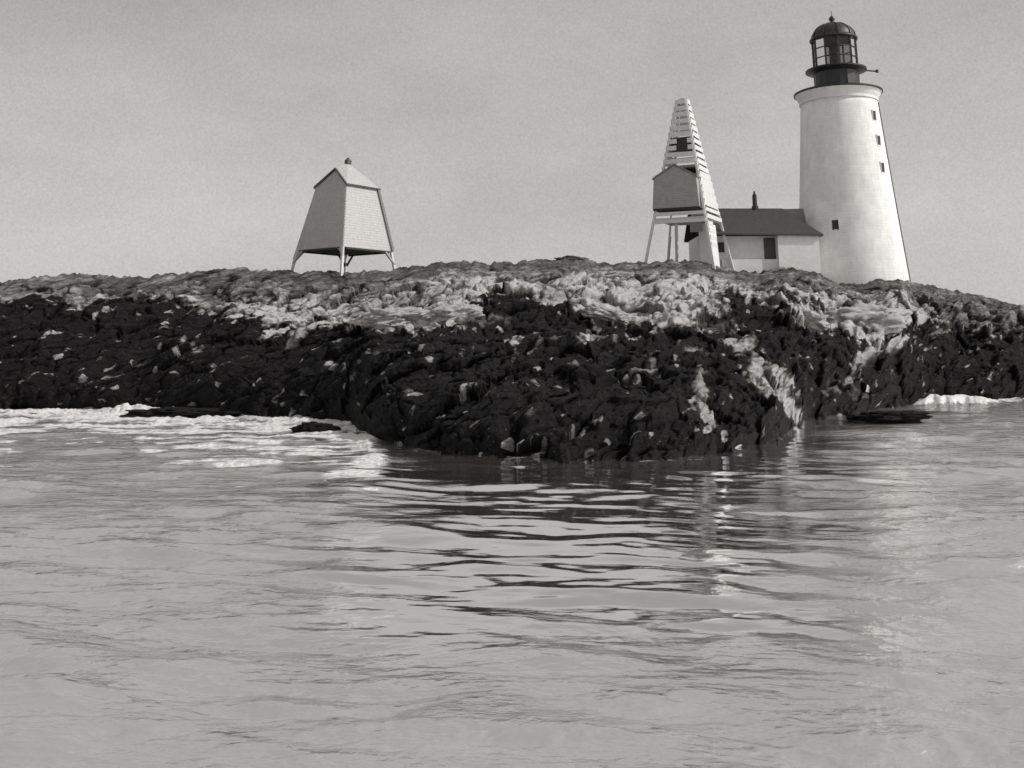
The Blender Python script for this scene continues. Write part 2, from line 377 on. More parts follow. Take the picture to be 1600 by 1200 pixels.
# tone map of the rock
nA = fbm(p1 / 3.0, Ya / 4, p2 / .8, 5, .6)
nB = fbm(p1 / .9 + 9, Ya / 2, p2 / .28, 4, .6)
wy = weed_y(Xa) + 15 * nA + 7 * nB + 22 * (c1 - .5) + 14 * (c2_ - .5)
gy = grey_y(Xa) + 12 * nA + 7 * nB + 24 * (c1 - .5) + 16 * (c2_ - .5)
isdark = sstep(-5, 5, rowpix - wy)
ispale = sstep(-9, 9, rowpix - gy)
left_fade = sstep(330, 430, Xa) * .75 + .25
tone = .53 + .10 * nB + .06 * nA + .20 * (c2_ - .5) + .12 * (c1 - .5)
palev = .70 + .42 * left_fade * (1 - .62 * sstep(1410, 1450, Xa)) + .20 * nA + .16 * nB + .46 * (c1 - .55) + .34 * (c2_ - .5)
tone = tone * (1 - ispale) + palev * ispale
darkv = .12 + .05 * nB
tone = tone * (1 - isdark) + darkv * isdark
# thin pale seam at the far left above the weed
seam = np.exp(-((rowpix - (464 + 4 * np.sin(Xa / 35.) + 3 * nB)) / 3.2) ** 2) * sstep(95, 120, Xa) * (1 - sstep(300, 340, Xa))
tone = np.maximum(tone, seam * 1.0)
def patch(x, y, rx, ry, ang, val, soft=.35):
    """bare pale scar in the weed: centre, radii, tilt"""
    global tone
    c, s = math.cos(R(ang)), math.sin(R(ang)); dx = Xa - x; dy = rowpix - y
    d = np.hypot((dx * c + dy * s) / rx, (-dx * s + dy * c) / ry) + .35 * nB + .25 * nA + .35 * (c2_ - .5) - .12
    k = 1 - sstep(1 - soft, 1 + soft, d)
    tone = tone * (1 - k) + val * k
for a in [(1205, 600, 38, 17, 48, .95), (1232, 640, 26, 8, 52, 1.0), (1095, 610, 9, 20, 10, .8), (1100, 648, 24, 7, 58, .95), (1080, 630, 6, 20, 20, .7), (1150, 538, 24, 7, 10, .9), (1088, 552, 18, 7, 8, .8), (1175, 556, 7, 9, 20, .7),
          (1010, 578, 20, 4, -15, .7), (985, 585, 14, 3, -20, .7), (925, 535, 20, 6, -20, .75), (945, 528, 20, 4, 25, .75), (805, 538, 6, 3, 30, .8), (900, 570, 7, 4, 0, .6), (885, 610, 6, 6, 60, .6), (895, 680, 8, 4, 30, .6), (310, 545, 8, 4, 0, .7), (215, 562, 8, 4, 0, .5),
          (585, 553, 12, 5, 0, .5), (465, 523, 18, 6, -35, .8), (1355, 556, 26, 9, -42, .95), (1398, 540, 18, 8, -25, 1.0), (1335, 585, 26, 6, -50, .75), (1300, 608, 9, 11, -60, .6), (1500, 640, 0.1, .1, 0, .1), (1265, 506, 24, 9, 18, .9), (1470, 516, 16, 5, -20, .6), (1345, 618, 22, 6, 10, .45),
          (830, 655, 8, 5, 0, .5), (700, 500, 36, 11, -12, 1.0), (618, 505, 38, 11, -5, .95), (760, 503, 30, 3, -5, .55), (1030, 488, 60, 22, 12, .95), (1130, 505, 40, 6, 12, .45), (880, 466, 40, 13, 5, .85), (640, 470, 90, 12, -8, .82), (1110, 480, 26, 8, 20, .9), (1200, 470, 44, 7, 28, .85)]:
    patch(*a)
tone = tone - (.30 * crk1 + .22 * crk2) * (.45 + .55 * ispale) * (1 - isdark * .8) * sstep(.2, .6, tone)
# flecks in the weed: bare or barnacled stone, plus painted wet glints
fl = (c3 > .925) & (g3 > .10) & (nB + .6 * nA > -.35)
tone = np.where(fl & (isdark > .5), tone + .55 + .35 * nB, tone)
fl = (c2_ > .95) & (g2 > .25) & (nB > .05)
tone = np.where(fl & (isdark > .5), tone + .45, tone)
tone = np.clip(tone, 0, 1.1)
NR = NA + NB
verts = np.stack([Xf, Yf, Zf], -1).reshape(-1, 3)
def grid_mesh(name, verts, nr, nc, attrs, wrap=False):
    idx = np.arange(nr * nc).reshape(nr, nc)
    if wrap: a = idx[:-1]; b_ = np.roll(idx, -1, 1)[:-1]; c = np.roll(idx, -1, 1)[1:]; d = idx[1:]
    else: a = idx[:-1, :-1]; b_ = idx[:-1, 1:]; c = idx[1:, 1:]; d = idx[1:, :-1]
    f = np.stack([a, b_, c, d], -1).reshape(-1, 4).astype(np.int32)
    me = bpy.data.meshes.new(name)
    me.vertices.add(len(verts)); me.vertices.foreach_set('co', verts.astype(np.float32).ravel())
    me.loops.add(f.size); me.loops.foreach_set('vertex_index', f.ravel())
    me.polygons.add(len(f)); me.polygons.foreach_set('loop_start', np.arange(0, f.size, 4, dtype=np.int32))
    me.polygons.foreach_set('use_smooth', np.ones(len(f), dtype=bool))
    me.update(calc_edges=True)
    for k, v in attrs.items():
        at = me.attributes.new(k, 'FLOAT', 'POINT'); at.data.foreach_set('value', v.astype(np.float32).ravel())
    return me
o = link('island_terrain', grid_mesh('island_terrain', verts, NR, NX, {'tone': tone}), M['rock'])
o['kind'] = 'structure'

def ground(X, Y):
    """terrain height at world X, Y (nearest grid vertex)"""
    d = (verts[:, 0] - X) ** 2 + (verts[:, 1] - Y) ** 2
    return float(verts[int(np.argmin(d)), 2])

# ------------------------------------------------------------------ sea
az = np.concatenate([np.linspace(-34, 34, 1250), np.linspace(34, 326, 120)[1:-1]]); az = np.radians(az)
rad = np.concatenate([1 / np.linspace(1 / 7.5, 1 / 95., 760), np.geomspace(96, 9000, 90)]); rad = np.concatenate([[.5, 3.5, 6], rad])
A2, R2 = np.meshgrid(az, rad)
wx = R2 * np.sin(A2); wy_ = R2 * np.cos(A2)
vis = (np.abs(np.degrees(np.arctan2(wx, wy_))) < 34.2) & (R2 > 6.5)
cdx = (wx - (.085 * wy_ - .2)) / (.265 * wy_ + .3) + .25 * fbm(wx / 7, wy_ / 4, wx * 0 + 21, 3)
calm = np.exp(-np.abs(cdx) ** 5) * sstep(11, 18, wy_ + 3 * fbm(wx / 5, wy_ / 5, wx * 0 + 31, 2)) * (1 - sstep(70, 90, wy_))
def waves(x, y):
    yy = y + .12 * x + .9 * fbm(x / 6, y / 4, x * 0 + 41, 2)
    a = np.clip(.55 + 1.1 * fbm(x / 8, y / 5, x * 0 + 61, 3), .15, 1.3)      # gusts: some patches choppier
    h = .075 * a * ridge(x / 4.2, yy / 1.9, x * 0 + 1.5, 2, .5)
    h = h + .026 * a * ridge(x / 1.5, yy / .7, x * 0 + 4.5, 3, .5)
    h = h + .006 * fbm(x / .45, y / .2, x * 0 + 7.7, 2, .5)
    h = h + .10 * fbm(x / 10, y / 6, x * 0 + 2.2, 2, .5)
    return h
fade = 1 - sstep(90, 240, R2)
lee = .5 + 1.0 * fbm(wx / 7 + 3, wy_ / 4, wx * 0 + 71, 2)
yl = wy_ + .16 * wx + .8 * fbm(wx / 5, wy_ / 4, wx * 0 + 81, 2)
hl = (.085 * pn(wx / 2.9, yl / 1.25, wx * 0 + 5.5) + .030 * pn(wx / 1.2, yl / .55, wx * 0 + 9.5)) * np.clip(lee, .45, 1.2) + .006 * pn(wx / .5, yl / .25, wx * 0 + 2.5)
hl = hl * (1 + .7 * (1 - sstep(17, 30, wy_)))
hw = ((waves(wx, wy_) + 1.5 * hl) * (1 - calm) + (hl + .08 * fbm(wx / 10, wy_ / 6, wx * 0 + 2.2, 2, .5)) * calm) * fade
pxx = 800 + FPX * (wx / wy_.clip(1)) * (1 / math.cos(PITCH)) * 1.0
# column of the photo each sea vertex lies under (used only to find the shore's distance)
vv = np.where(wy_ > 1, (-EYE / wy_.clip(1)), -1)
tv = (vv * cP - sP) / (cP + vv * sP)     # v
pxx = 800 + FPX * (wx / wy_.clip(1)) * (cP - tv * sP)
shoreY = np.interp(pxx, xs, dist_on_sea(SH1))
ds = shoreY - wy_                          # metres of open water in front of the shore
n_f = fbm(wx / 2.2, wy_ / 1.6, wx * 0, 5, .6); n_g = fbm(wx / 6 + 3, wy_ / 3.2, wx * 0 + 4, 4, .6)
surfL = sstep(-6.0, 1.5, -ds + 1.5 * n_g) * 0
wL = 1 - sstep(560, 625, pxx); wR = sstep(1425, 1450, pxx)
reachL = 20.0 + 16 * n_g
foam = wL * (1 - sstep(reachL - 4.5, reachL + 4.0, ds + 3.5 * n_f))
foam = np.maximum(foam, wR * (1 - sstep(0.3, 3.5, ds + 1.6 * n_f)))
edge = np.exp(-(ds / 1.3) ** 2)
foam = np.maximum(foam, .35 * edge * (n_f > .1))
foam = foam * (wy_ > 10) * (ds > -6)
streak = .45 + 1.3 * fbm(wx / 3.2, wy_ / 1.1, wx * 0 + 11, 4, .6)
foam = np.clip(foam * (.80 + 1.1 * (streak - .45) * sstep(-1, 4, ds) - .30 * sstep(5, 18, ds)), 0, 1)
hw = hw + foam * (.16 + .25 * np.abs(n_f)) * (1 - sstep(0, 14, ds)) * (ds > -6)
hump = np.exp(-(np.abs(pxx - 1490) / 62) ** 4) * np.exp(-((ds - 1.5) / 1.6) ** 2)
hw = hw + .6 * hump * (.8 + .4 * n_f); foam = np.maximum(foam, sstep(.15, .5, hump))
hump = np.exp(-((pxx - 240) / 80) ** 4) * np.exp(-((ds - .8) / 1.2) ** 2)
hw = hw + .45 * hump * (.8 + .5 * n_f); foam = np.maximum(foam, sstep(.15, .5, hump))
wv = np.stack([wx, wy_, hw], -1).reshape(-1, 3)
wm, t, b = mat('sea_water', g(.5), .2)
n = t.nodes.new; l = t.links.new
ac = n('ShaderNodeAttribute'); ac.attribute_name = 'calm'; af = n('ShaderNodeAttribute'); af.attribute_name = 'foam'
tc = n('ShaderNodeTexCoord')
def wnoise(scale, st, det=4, dist=0):
    mp = n('ShaderNodeMapping'); mp.inputs['Scale'].default_value = st; l(tc.outputs['Object'], mp.inputs[0])
    q = n('ShaderNodeTexNoise'); q.inputs['Scale'].default_value = scale; q.inputs['Detail'].default_value = det; q.inputs['Distortion'].default_value = dist; l(mp.outputs[0], q.inputs['Vector']); return q.outputs[0]
w1 = wnoise(1.1, (.6, 1.5, 1), 6, .3); w2 = wnoise(5, (1, 1.25, 1), 7)
def rng(src, a0, a1, b0, b1):
    q = n('ShaderNodeMapRange'); l(src, q.inputs[0])
    for i, vv_ in enumerate((a0, a1, b0, b1)): q.inputs[i + 1].default_value = vv_
    return q.outputs[0]
bmp = n('ShaderNodeBump'); bmp.inputs['Strength'].default_value = 1; bmp.inputs['Distance'].default_value = .10
ms = n('ShaderNodeMath'); ms.operation = 'MULTIPLY_ADD'; l(w2, ms.inputs[0]); ms.inputs[1].default_value = .42; l(w1, ms.inputs[2]); l(ms.outputs[0], bmp.inputs['Height'])
l(rng(ac.outputs['Fac'], 0, 1, 1.0, .05), bmp.inputs['Strength']); l(bmp.outputs[0], b.inputs['Normal'])
l(rng(ac.outputs['Fac'], 0, 1, .11, .03), b.inputs['Roughness'])
l(rng(ac.outputs['Fac'], 0, 1, .80, .96), b.inputs['Metallic'])
mc = n('ShaderNodeMixRGB'); l(ac.outputs['Fac'], mc.inputs[0]); mc.inputs[1].default_value = (*g(.84), 1); mc.inputs[2].default_value = (*g(.90), 1); l(mc.outputs[0], b.inputs['Base Color'])
fo = n('ShaderNodeBsdfDiffuse'); fo.inputs[0].default_value = (*g(.78), 1)
fb = n('ShaderNodeBump'); fb.inputs['Distance'].default_value = .25; l(wnoise(3, (1, 1, 1), 8), fb.inputs['Height']); l(fb.outputs[0], fo.inputs['Normal'])
w3 = wnoise(2.2, (.5, 1.6, 1), 8, .4)
fs = n('ShaderNodeMath'); fs.operation = 'MULTIPLY_ADD'; l(w3, fs.inputs[0]); fs.inputs[1].default_value = 1.4; fs.inputs[2].default_value = -.7
fa = n('ShaderNodeMath'); fa.operation = 'ADD'; l(af.outputs['Fac'], fa.inputs[0]); l(fs.outputs[0], fa.inputs[1])
msx = n('ShaderNodeMixShader'); l(rng(fa.outputs[0], .30, .75, 0, .95), msx.inputs[0]); l(b.outputs[0], msx.inputs[1]); l(fo.outputs[0], msx.inputs[2])
l(msx.outputs[0], t.nodes['Material Output'].inputs['Surface'])
o = link('water', grid_mesh('water', wv, len(rad), len(az), {'calm': calm, 'foam': foam}, wrap=True), wm)
o['kind'] = 'structure'

# ------------------------------------------------------------------ lighthouse
LY = 97.0
base = P(1333, 445, LY); zb = base.z - 1.0
t_ = thing('lighthouse', 'tall white brick lighthouse with black lantern room rising above the rocks', 'lighthouse', (base.x, LY, zb))
z_ = lambda y, Y=LY: zat(y, Y) - zb
def rpx(px, y, Y=LY): return (P(1300 + px, y, Y) - P(1300, y, Y)).x
z165 = z_(163); zbot = -2.5
prof = [(rpx(88, 445) * 1.0 + .25, zbot)]
zz = np.linspace(0, z165, 30)
r0 = rpx(85, 440); r1 = rpx(57.5, 165)
for q in zz:
    k = q / z165; prof.append((r0 + (r1 - r0) * (k + .10 * k * (1 - k)), q))
bm = bmesh.new(); lathe(bm, prof, 96); obj('tower_wall', bm, M['brick'], t_, True)
bm = bmesh.new(); z150 = z_(148.5)
rg = rpx(66.5, 150)
lathe(bm, [(r1 - .02, z165 - .02), (r1 + .12, z165 + .003), (r1 + .12, z165 + .22), (r1 + .05, z165 + .24), (r1 + .18, z165 + .45), (rg - .28, z150 - .25), (rg - .1, z150 - .003)], 96); obj('cornice', bm, M['plaster'], t_, False)
bm = bmesh.new(); lathe(bm, [(rg - .02, z150), (rg + .02, z150 + .03), (rg + .02, z150 + .17), (rg - .05, z150 + .2)], 96); obj('gallery_deck', bm, M['black_iron'], t_)
# watch room
rw = rpx(34.5, 130); z112 = z_(114)
bm = bmesh.new(); lathe(bm, [(rw + .08, z150 + .203), (rw + .08, z150 + .45), (rw, z150 + .5), (rw, z112)], 20, off=R(9)); wr = obj('watch_room', bm, M['black_iron'], t_)
for ang in (-70,):
    c, s = math.cos(R(ang)), math.sin(R(ang))
    bm = bmesh.new()
    nrm = Vector((c, s, 0)); tn = Vector((-s, c, 0)); ctr = nrm * (rw * .99)
    lo = z150 + .55; hi = z112 - .12
    p = []
    for zq in (lo, hi):
        for a, d in ((-.42, -.1), (.42, -.1), (.42, .06), (-.42, .06)): p.append(ctr + tn * a + nrm * d + Vector((0, 0, zq)))
    hexa(bm, p); obj('door', bm, M['cable'], wr)
# upper gallery
ru = rpx(46, 112); zu = z_(112.5)
bm = bmesh.new(); lathe(bm, [(rw + .02, zu - .2), (ru - .25, zu), (ru, zu + .03), (ru, zu + .17), (rw, zu + .2)], 64); ug = obj('upper_gallery', bm, M['black_iron'], t_)
bm = bmesh.new(); a0 = Vector((ru - .1, -.15, zu + .12)); tube(bm, a0, a0 + Vector((1.25, 0, -.1)), .07); tube(bm, a0 + Vector((1.2, 0, -.22)), a0 + Vector((1.2, 0, .06)), .14)
obj('bracket_arm', bm, M['black_iron'], ug)
# lantern
rl = rpx(32.5, 85); zl0 = zu + .203; zl1 = z_(63)
NS = 10
bm = bmesh.new()
off = R(12)
for k in range(NS):
    a1, a2 = off + k * 2 * math.pi / NS, off + (k + 1) * 2 * math.pi / NS
    c1 = Vector((rl * math.cos(a1), rl * math.sin(a1), 0)); c2 = Vector((rl * math.cos(a2), rl * math.sin(a2), 0))
    bar(bm, c1 + Vector((0, 0, zl0)), c1 + Vector((0, 0, zl1)), .15)
    for f, wd in ((.02, .2), (.35, .10), (.67, .10), (.98, .2)):
        zq = zl0 + (zl1 - zl0) * f; bar(bm, c1 + Vector((0, 0, zq)), c2 + Vector((0, 0, zq)), wd, .08)
obj('lantern_frame', bm, M['black_iron'], t_)
bm = bmesh.new()
for k in range(NS):
    a1, a2 = off + k * 2 * math.pi / NS, off + (k + 1) * 2 * math.pi / NS
    rr = rl - .03
    v = [bm.verts.new((rr * math.cos(a), rr * math.sin(a), zq)) for a, zq in ((a1, zl0), (a2, zl0), (a2, zl1), (a1, zl1))]; bm.faces.new(v)
obj('lantern_glass', bm, M['glass'], t_)
# lens inside, on its pedestal
bm = bmesh.new(); lathe(bm, [(.35, zl0), (.35, zl0 + .5), (.55, zl0 + .6)], 20); pl = obj('lens_pedestal', bm, M['black_iron'], t_)
lm, tt_, bb_ = mat('lens_glass', g(.10), .3); bb_.inputs['Metallic'].default_value = .2; M['lens'] = lm
pr = []; 
for k in range(17):
    a = k / 16; pr.append((.22 + .30 * math.sin(math.pi * a) + (.04 if k % 2 else 0), zl0 + .62 + a * (zl1 - zl0 - .9)))
bm = bmesh.new(); lathe(bm, pr, 24); obj('lens', bm, lm, t_)
# dome
rd = rpx(34, 62); hd = z_(37) - zl1
pr = [(.01, zl1 - .012), (rl - .1, zl1 - .01), (rd + .12, zl1 - .06), (rd + .14, zl1 + .10), (rd, zl1 + .16)]
for k in range(1, 15):
    a = k / 15 * math.pi / 2; pr.append((rd * .97 * math.cos(a) ** .9, zl1 + .16 + (hd - .16) * math.sin(a)))
pr.append((.16, zl1 + hd))
bm = bmesh.new(); lathe(bm, pr, 40); dm = obj('dome_roof', bm, M['dome_iron'], t_, True)
bm = bmesh.new()
for k in range(NS):
    a = off + k * 2 * math.pi / NS
    pts = [Vector((q[0] * 1.015 * math.cos(a), q[0] * 1.015 * math.sin(a), q[1] + .01)) for q in pr[4:]]
    for p, q in zip(pts, pts[1:]): bar(bm, p, q, .07)
obj('roof_ribs', bm, M['black_iron'], dm)
zt = zl1 + hd
bm = bmesh.new(); lathe(bm, [(.30, zt - .1), (.2, zt + .12), (.14, zt + .2), (.27, zt + .34), (.30, zt + .5), (.22, zt + .66), (.1, zt + .76), (.04, zt + .8), (.02, zt + 1.35)], 20); obj('finial', bm, M['black_iron'], dm, True)
# windows
def tower_r(zq):
    k = zq / z165; return r0 + (r1 - r0) * (k + .10 * k * (1 - k))
cx = base.x
for px, py, wd, hg in ((1362, 190, .50, .78), (1369, 228, .50, .78), (1374.5, 270, .48, .78), (1300, 358, .60, .80)):
    zq = z_(py); rr = tower_r(zq)
    X = P(px, py, LY - rr * .6).x - cx
    an = -math.acos(max(-1, min(1, X / rr)))
    nrm = Vector((math.cos(an), math.sin(an), 0)); tn = Vector((-math.sin(an), math.cos(an), 0)); ctr = nrm * rr + Vector((0, 0, zq))
    bm = bmesh.new()
    for a0_, a1_, b0_, b1_ in ((-wd / 2 - .04, -wd / 2, -hg / 2 - .1, hg / 2 + .1), (wd / 2, wd / 2 + .04, -hg / 2 - .1, hg / 2 + .1), (-wd / 2, wd / 2, hg / 2, hg / 2 + .1), (-wd / 2 - .06, wd / 2 + .06, -hg / 2 - .22, -hg / 2 - .1)):
        p = []
        for zc_ in (b0_, b1_):
            for a, d in ((a0_, -.2), (a1_, -.2), (a1_, .07), (a0_, .07)): p.append(ctr + tn * a + nrm * d + Vector((0, 0, zc_)))
        hexa(bm, p)
    wf = obj('window', bm, M['plaster'], t_)
    bm = bmesh.new(); p = []
    for zc_ in (-hg / 2 - .1, hg / 2):
        for a, d in ((-wd / 2, -.2), (wd / 2, -.2), (wd / 2, .035), (-wd / 2, .035)): p.append(ctr + tn * a + nrm * d + Vector((0, 0, zc_)))
    hexa(bm, p); obj('pane', bm, M['dark_opening'], wf)
bm = bmesh.new(); an = R(-20); pts = []
for q in np.linspace(-2, z165 - .1, 24):
    rr = tower_r(q) + .05; pts.append(Vector((rr * math.cos(an), rr * math.sin(an), q)))
for p, q in zip(pts, pts[1:]): tube(bm, p, q, .055, n=6)
obj('lightning_conductor', bm, M['cable'], t_)

# ------------------------------------------------------------------ frame towers
def frame(rz_base, hts):
    """corner points of a tapering square tower: list of (z, side)"""
    pass
def corners(side, z): h = side / 2; return [Vector((-h, -h, z)), Vector((h, -h, z)), Vector((h, h, z)), Vector((-h, h, z))]

# bell tower on the left
BY = 87.5
bc = P(537, 424, BY); gz = bc.z
t_ = thing('bell_tower', 'grey boarded bell tower on four splayed legs standing alone on the left of the rock', 'bell tower', (bc.x, BY, gz), R(-38))
h_ = lambda y: zat(y, BY) - gz
zE, zBt = h_(295), h_(392)
sE, sB, sG = 3.75, 5.75, 6.45
def side_at(z): return sE + (sB - sE) * (zE - z) / (zE - zBt) if z > zBt else sB + (sG - sB) * (zBt - z) / zBt
cE, cB = corners(sE, zE), corners(sB, zBt)
zP, zT = h_(268), h_(256)
Pk = Vector((0, -sE / 2 + .55, zP)); Pb = Vector((0, sE / 2 - .55, zP)); Tk = Vector((0, 0, zT))
def quad_panel(bm, a, b_, c, d, th, inward):
    n_ = (b_ - a).cross(d - a).normalized()
    if n_.dot(inward) < 0: n_ = -n_
    prism(bm, [a, b_, c, d], [a + n_ * th, b_ + n_ * th, c + n_ * th, d + n_ * th])
mid = Vector((0, 0, (zE + zBt) / 2))
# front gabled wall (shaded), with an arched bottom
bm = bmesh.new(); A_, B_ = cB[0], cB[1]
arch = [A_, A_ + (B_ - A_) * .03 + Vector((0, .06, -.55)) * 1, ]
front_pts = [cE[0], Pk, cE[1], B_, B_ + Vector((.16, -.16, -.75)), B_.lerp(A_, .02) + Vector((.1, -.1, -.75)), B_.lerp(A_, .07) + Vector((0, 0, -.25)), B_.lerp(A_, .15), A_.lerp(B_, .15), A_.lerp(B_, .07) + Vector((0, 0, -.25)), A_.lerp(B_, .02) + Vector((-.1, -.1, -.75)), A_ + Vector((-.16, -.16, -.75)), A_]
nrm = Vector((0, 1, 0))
prism(bm, front_pts, [p + nrm * .12 for p in front_pts]); obj('gable_wall', bm, M['grey_shade_boards'], t_)
bm = bmesh.new(); fp = [Vector((p.x, -p.y, p.z)) for p in (cE[0], Pk, cE[1], B_, A_)]; prism(bm, fp, [p - nrm * .12 for p in fp]); obj('gable_wall', bm, M['grey_shade_boards'], t_)
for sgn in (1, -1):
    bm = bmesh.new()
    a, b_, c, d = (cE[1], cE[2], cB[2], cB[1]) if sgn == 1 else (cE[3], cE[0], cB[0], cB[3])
    quad_panel(bm, a, b_, c, d, .1, mid - (a + c) / 2); obj('side_wall', bm, M['sunlit_boards'] if sgn == 1 else M['grey_shade_boards'], t_)  # sun-facing wall takes the lighter copy of the boards
bm = bmesh.new(); bar(bm, cE[2] + Vector((.02, -.05, 0)), cB[2] + Vector((.02, -.05, 0)), .26); obj('corner_board', bm, M['roof_mid'], t_)
# roof
for sgn in (1, -1):
    bm = bmesh.new(); ov = .14
    a = Vector((sgn * (sE / 2 + ov), -sE / 2 - .12, zE - .08)); b_ = Vector((sgn * (sE / 2 + ov), sE / 2 + .12, zE - .08))
    up = Vector((0, 0, .09))
    f = [a, b_, Pb + Vector((0, .1, .02)), Tk, Pk + Vector((0, -.1, .02))]
    v0 = [p + Vector((0, 0, .02)) for p in f]; v1 = [p + up for p in v0]
    A = [bm.verts.new(p) for p in v0]; B = [bm.verts.new(p) for p in v1]
    for q in (A, B):
        bm.faces.new((q[0], q[1], q[3])); bm.faces.new((q[1], q[2], q[3])); bm.faces.new((q[0], q[3], q[4]))
    for k in range(5): bm.faces.new((A[k], A[(k + 1) % 5], B[(k + 1) % 5], B[k]))
    obj('roof', bm, M['roof_light'], t_)
bm = bmesh.new(); bar(bm, Pk + Vector((0, -.1, .09)), cE[1] + Vector((.12, -.1, .06)), .12); bar(bm, Pk + Vector((0, -.1, .09)), cE[0] + Vector((-.12, -.1, .06)), .12)
bar(bm, cE[1] + Vector((.16, -.1, 0)), cE[2] + Vector((.16, .1, 0)), .12); obj('eave_trim', bm, M['cable'], t_)
bm = bmesh.new(); box(bm, (-.2, -.22, zT - .05), (.2, .22, zT + .32)); lathe_bm = None
tube(bm, (0, 0, zT + .3), (0, 0, zT + .52), .22, .1); obj('ventilator', bm, M['cable'], t_)
cG = corners(sG, -1.2)
for k in range(4):
    bm = bmesh.new(); bar(bm, Vector((cB[k].x * .955, cB[k].y * .955, zBt + .12)), cG[k], .19)
    obj('leg', bm, M['white_wood'], t_)
bm = bmesh.new()
for a, b_ in ((0, 1), (1, 2), (2, 3), (3, 0)):
    p, q = cB[a] * 1.0, cB[b_] * 1.0; bar(bm, p.lerp(q, .06) * .97 + Vector((0, 0, zBt * .03 - .08)), p.lerp(q, .94) * .97 + Vector((0, 0, zBt * .03 - .08)), .16)
obj('floor_beams', bm, M['dark_wood'], t_)
bm = bmesh.new(); pf = [p * .95 + Vector((0, 0, zBt * .05 + .05)) for p in cB]; prism(bm, pf, [p + Vector((0, 0, .1)) for p in pf]); obj('floor', bm, M['dark_wood'], t_)
for k in (3, 2, 0):
    o_ = cB[k]
    for k2 in ((k + 1) % 4, (k - 1) % 4):
        d = (cB[k2] - o_).normalized(); bm = bmesh.new(); bar(bm, o_.lerp(cG[k], .38), o_ + d * .85 + Vector((0, 0, -.1)), .13); obj('knee_brace', bm, M['grey_shade_boards'] if k != 3 else M['dark_wood'], t_)

# open slatted tower
SY_ = 90.0
tcn = P(1077, 410, SY_); gz = tcn.z - .0
t_ = thing('slatted_tower', 'tall tapering white slatted tower with small grey gabled hut on its front', 'tower', (tcn.x, SY_, gz), R(-27))
h_ = lambda y: zat(y, SY_) - gz
zTop = h_(158); sTop, sBot = .8, 5.85
def sd(z): return sTop + (sBot - sTop) * (zTop - z) / zTop * (1 - .0)
cT = corners(sTop, zTop); cG = corners(sd(-1.3), -1.3)
for k in range(4):
    bm = bmesh.new(); bar(bm, cT[k], cG[k], .20); obj('leg', bm, M['white_wood'], t_)
bm = bmesh.new(); lathe(bm, [(.62, zTop - .15), (.55, zTop + .05), (.12, zTop + .25)], 4, off=R(45)); obj('cap', bm, M['roof_mid'], t_)
def face_pts(k, z):
    c = corners(sd(z), z); return c[k], c[(k + 1) % 4]
rs = random.Random(4)
nfront = []
for k in range(4):
    z = zTop - .15
    while z > (h_(262), h_(392), h_(325), h_(325))[k]:
        y_here = z
        skip = (k == 0 and h_(238) < z < h_(217)) or (k == 1 and z < h_(352) and z > h_(388))
        wd = .41 if z > h_(270) else .34
        if k == 1 and h_(330) < z < h_(276): wd = .60
        a, b_ = face_pts(k, z)
        nn = ((a + b_) / 2); nn.z = 0; nn.normalize()
        if skip:
            if k == 0:      # leave the dark square opening
                p1_, p2_ = a.lerp(b_, .36), a.lerp(b_, .80)
                bm = bmesh.new(); bar(bm, a + nn * .14, p1_ + nn * .14, .05, wd); obj('slat', bm, M['white_wood'], t_); bm = bmesh.new(); bar(bm, p2_ + nn * .14, b_ + nn * .14, .05, wd); obj('slat', bm, M['white_wood'], t_)
            else:
                bm = bmesh.new(); bar(bm, a + nn * .14, a.lerp(b_, .3) + nn * .14, .05, wd); obj('slat', bm, M['white_wood'], t_)
        else:
            bm = bmesh.new(); bar(bm, a + nn * .14 + Vector((0, 0, rs.uniform(-.03, .03))), b_ + nn * .14 + Vector((0, 0, rs.uniform(-.03, .03))), .05, wd * rs.uniform(.93, 1.05)); obj('slat', bm, M['white_wood'], t_)
        z -= .62
# inner platform and dark housing behind the square opening
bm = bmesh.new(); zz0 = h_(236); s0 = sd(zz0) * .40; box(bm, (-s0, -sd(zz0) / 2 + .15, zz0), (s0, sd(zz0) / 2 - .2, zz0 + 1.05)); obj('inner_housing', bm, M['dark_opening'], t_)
bm = bmesh.new(); zf = h_(347); s0 = sd(zf) / 2 - .1; box(bm, (-s0, -s0, zf), (s0, s0, zf + .18)); obj('floor', bm, M['white_wood'], t_)
bm = bmesh.new(); zf = h_(268); s0 = sd(zf) / 2 - .1; box(bm, (-s0, -s0, zf), (s0, s0, zf + .12)); obj('upper_floor', bm, M['dark_wood'], t_)
# hut on the front (left-facing) side
zh0, zh1, zhp = h_(329), h_(283), h_(265)
hw0 = 2.1; hw1 = 1.9; yf = -sd(zh0) / 2 - .35; yb = 1.0
bm = bmesh.new()
xc = -.22
pts = [Vector((xc - hw0, yf, zh0)), Vector((xc + hw0, yf, zh0)), Vector((xc + hw1, yf, zh1)), Vector((xc, yf, zhp)), Vector((xc - hw1, yf, zh1))]
prism(bm, pts, [p + Vector((0, yb - yf, 0)) for p in pts]); hut = obj('hut', bm, M['hut_boards'], t_)
bm = bmesh.new()
for sgn in (1, -1):
    a = Vector((xc + sgn * (hw1 + .12), yf - .08, zh1 - .08)); p = Vector((xc, yf - .08, zhp + .05)); 
    prism(bm, [a, p, p + Vector((0, 0, .14)), a + Vector((0, 0, .14))], [q + Vector((0, yb - yf + .1, 0)) for q in (a, p, p + Vector((0, 0, .14)), a + Vector((0, 0, .14)))])
obj('hut_roof', bm, M['roof_mid'], hut)
bm = bmesh.new(); box(bm, (xc - hw0 + .02, yf + .02, zh0 - .16), (xc + hw0 - .25, yb - .3, zh0 - .003)); obj('hut_sill', bm, M['dark_wood'], hut)
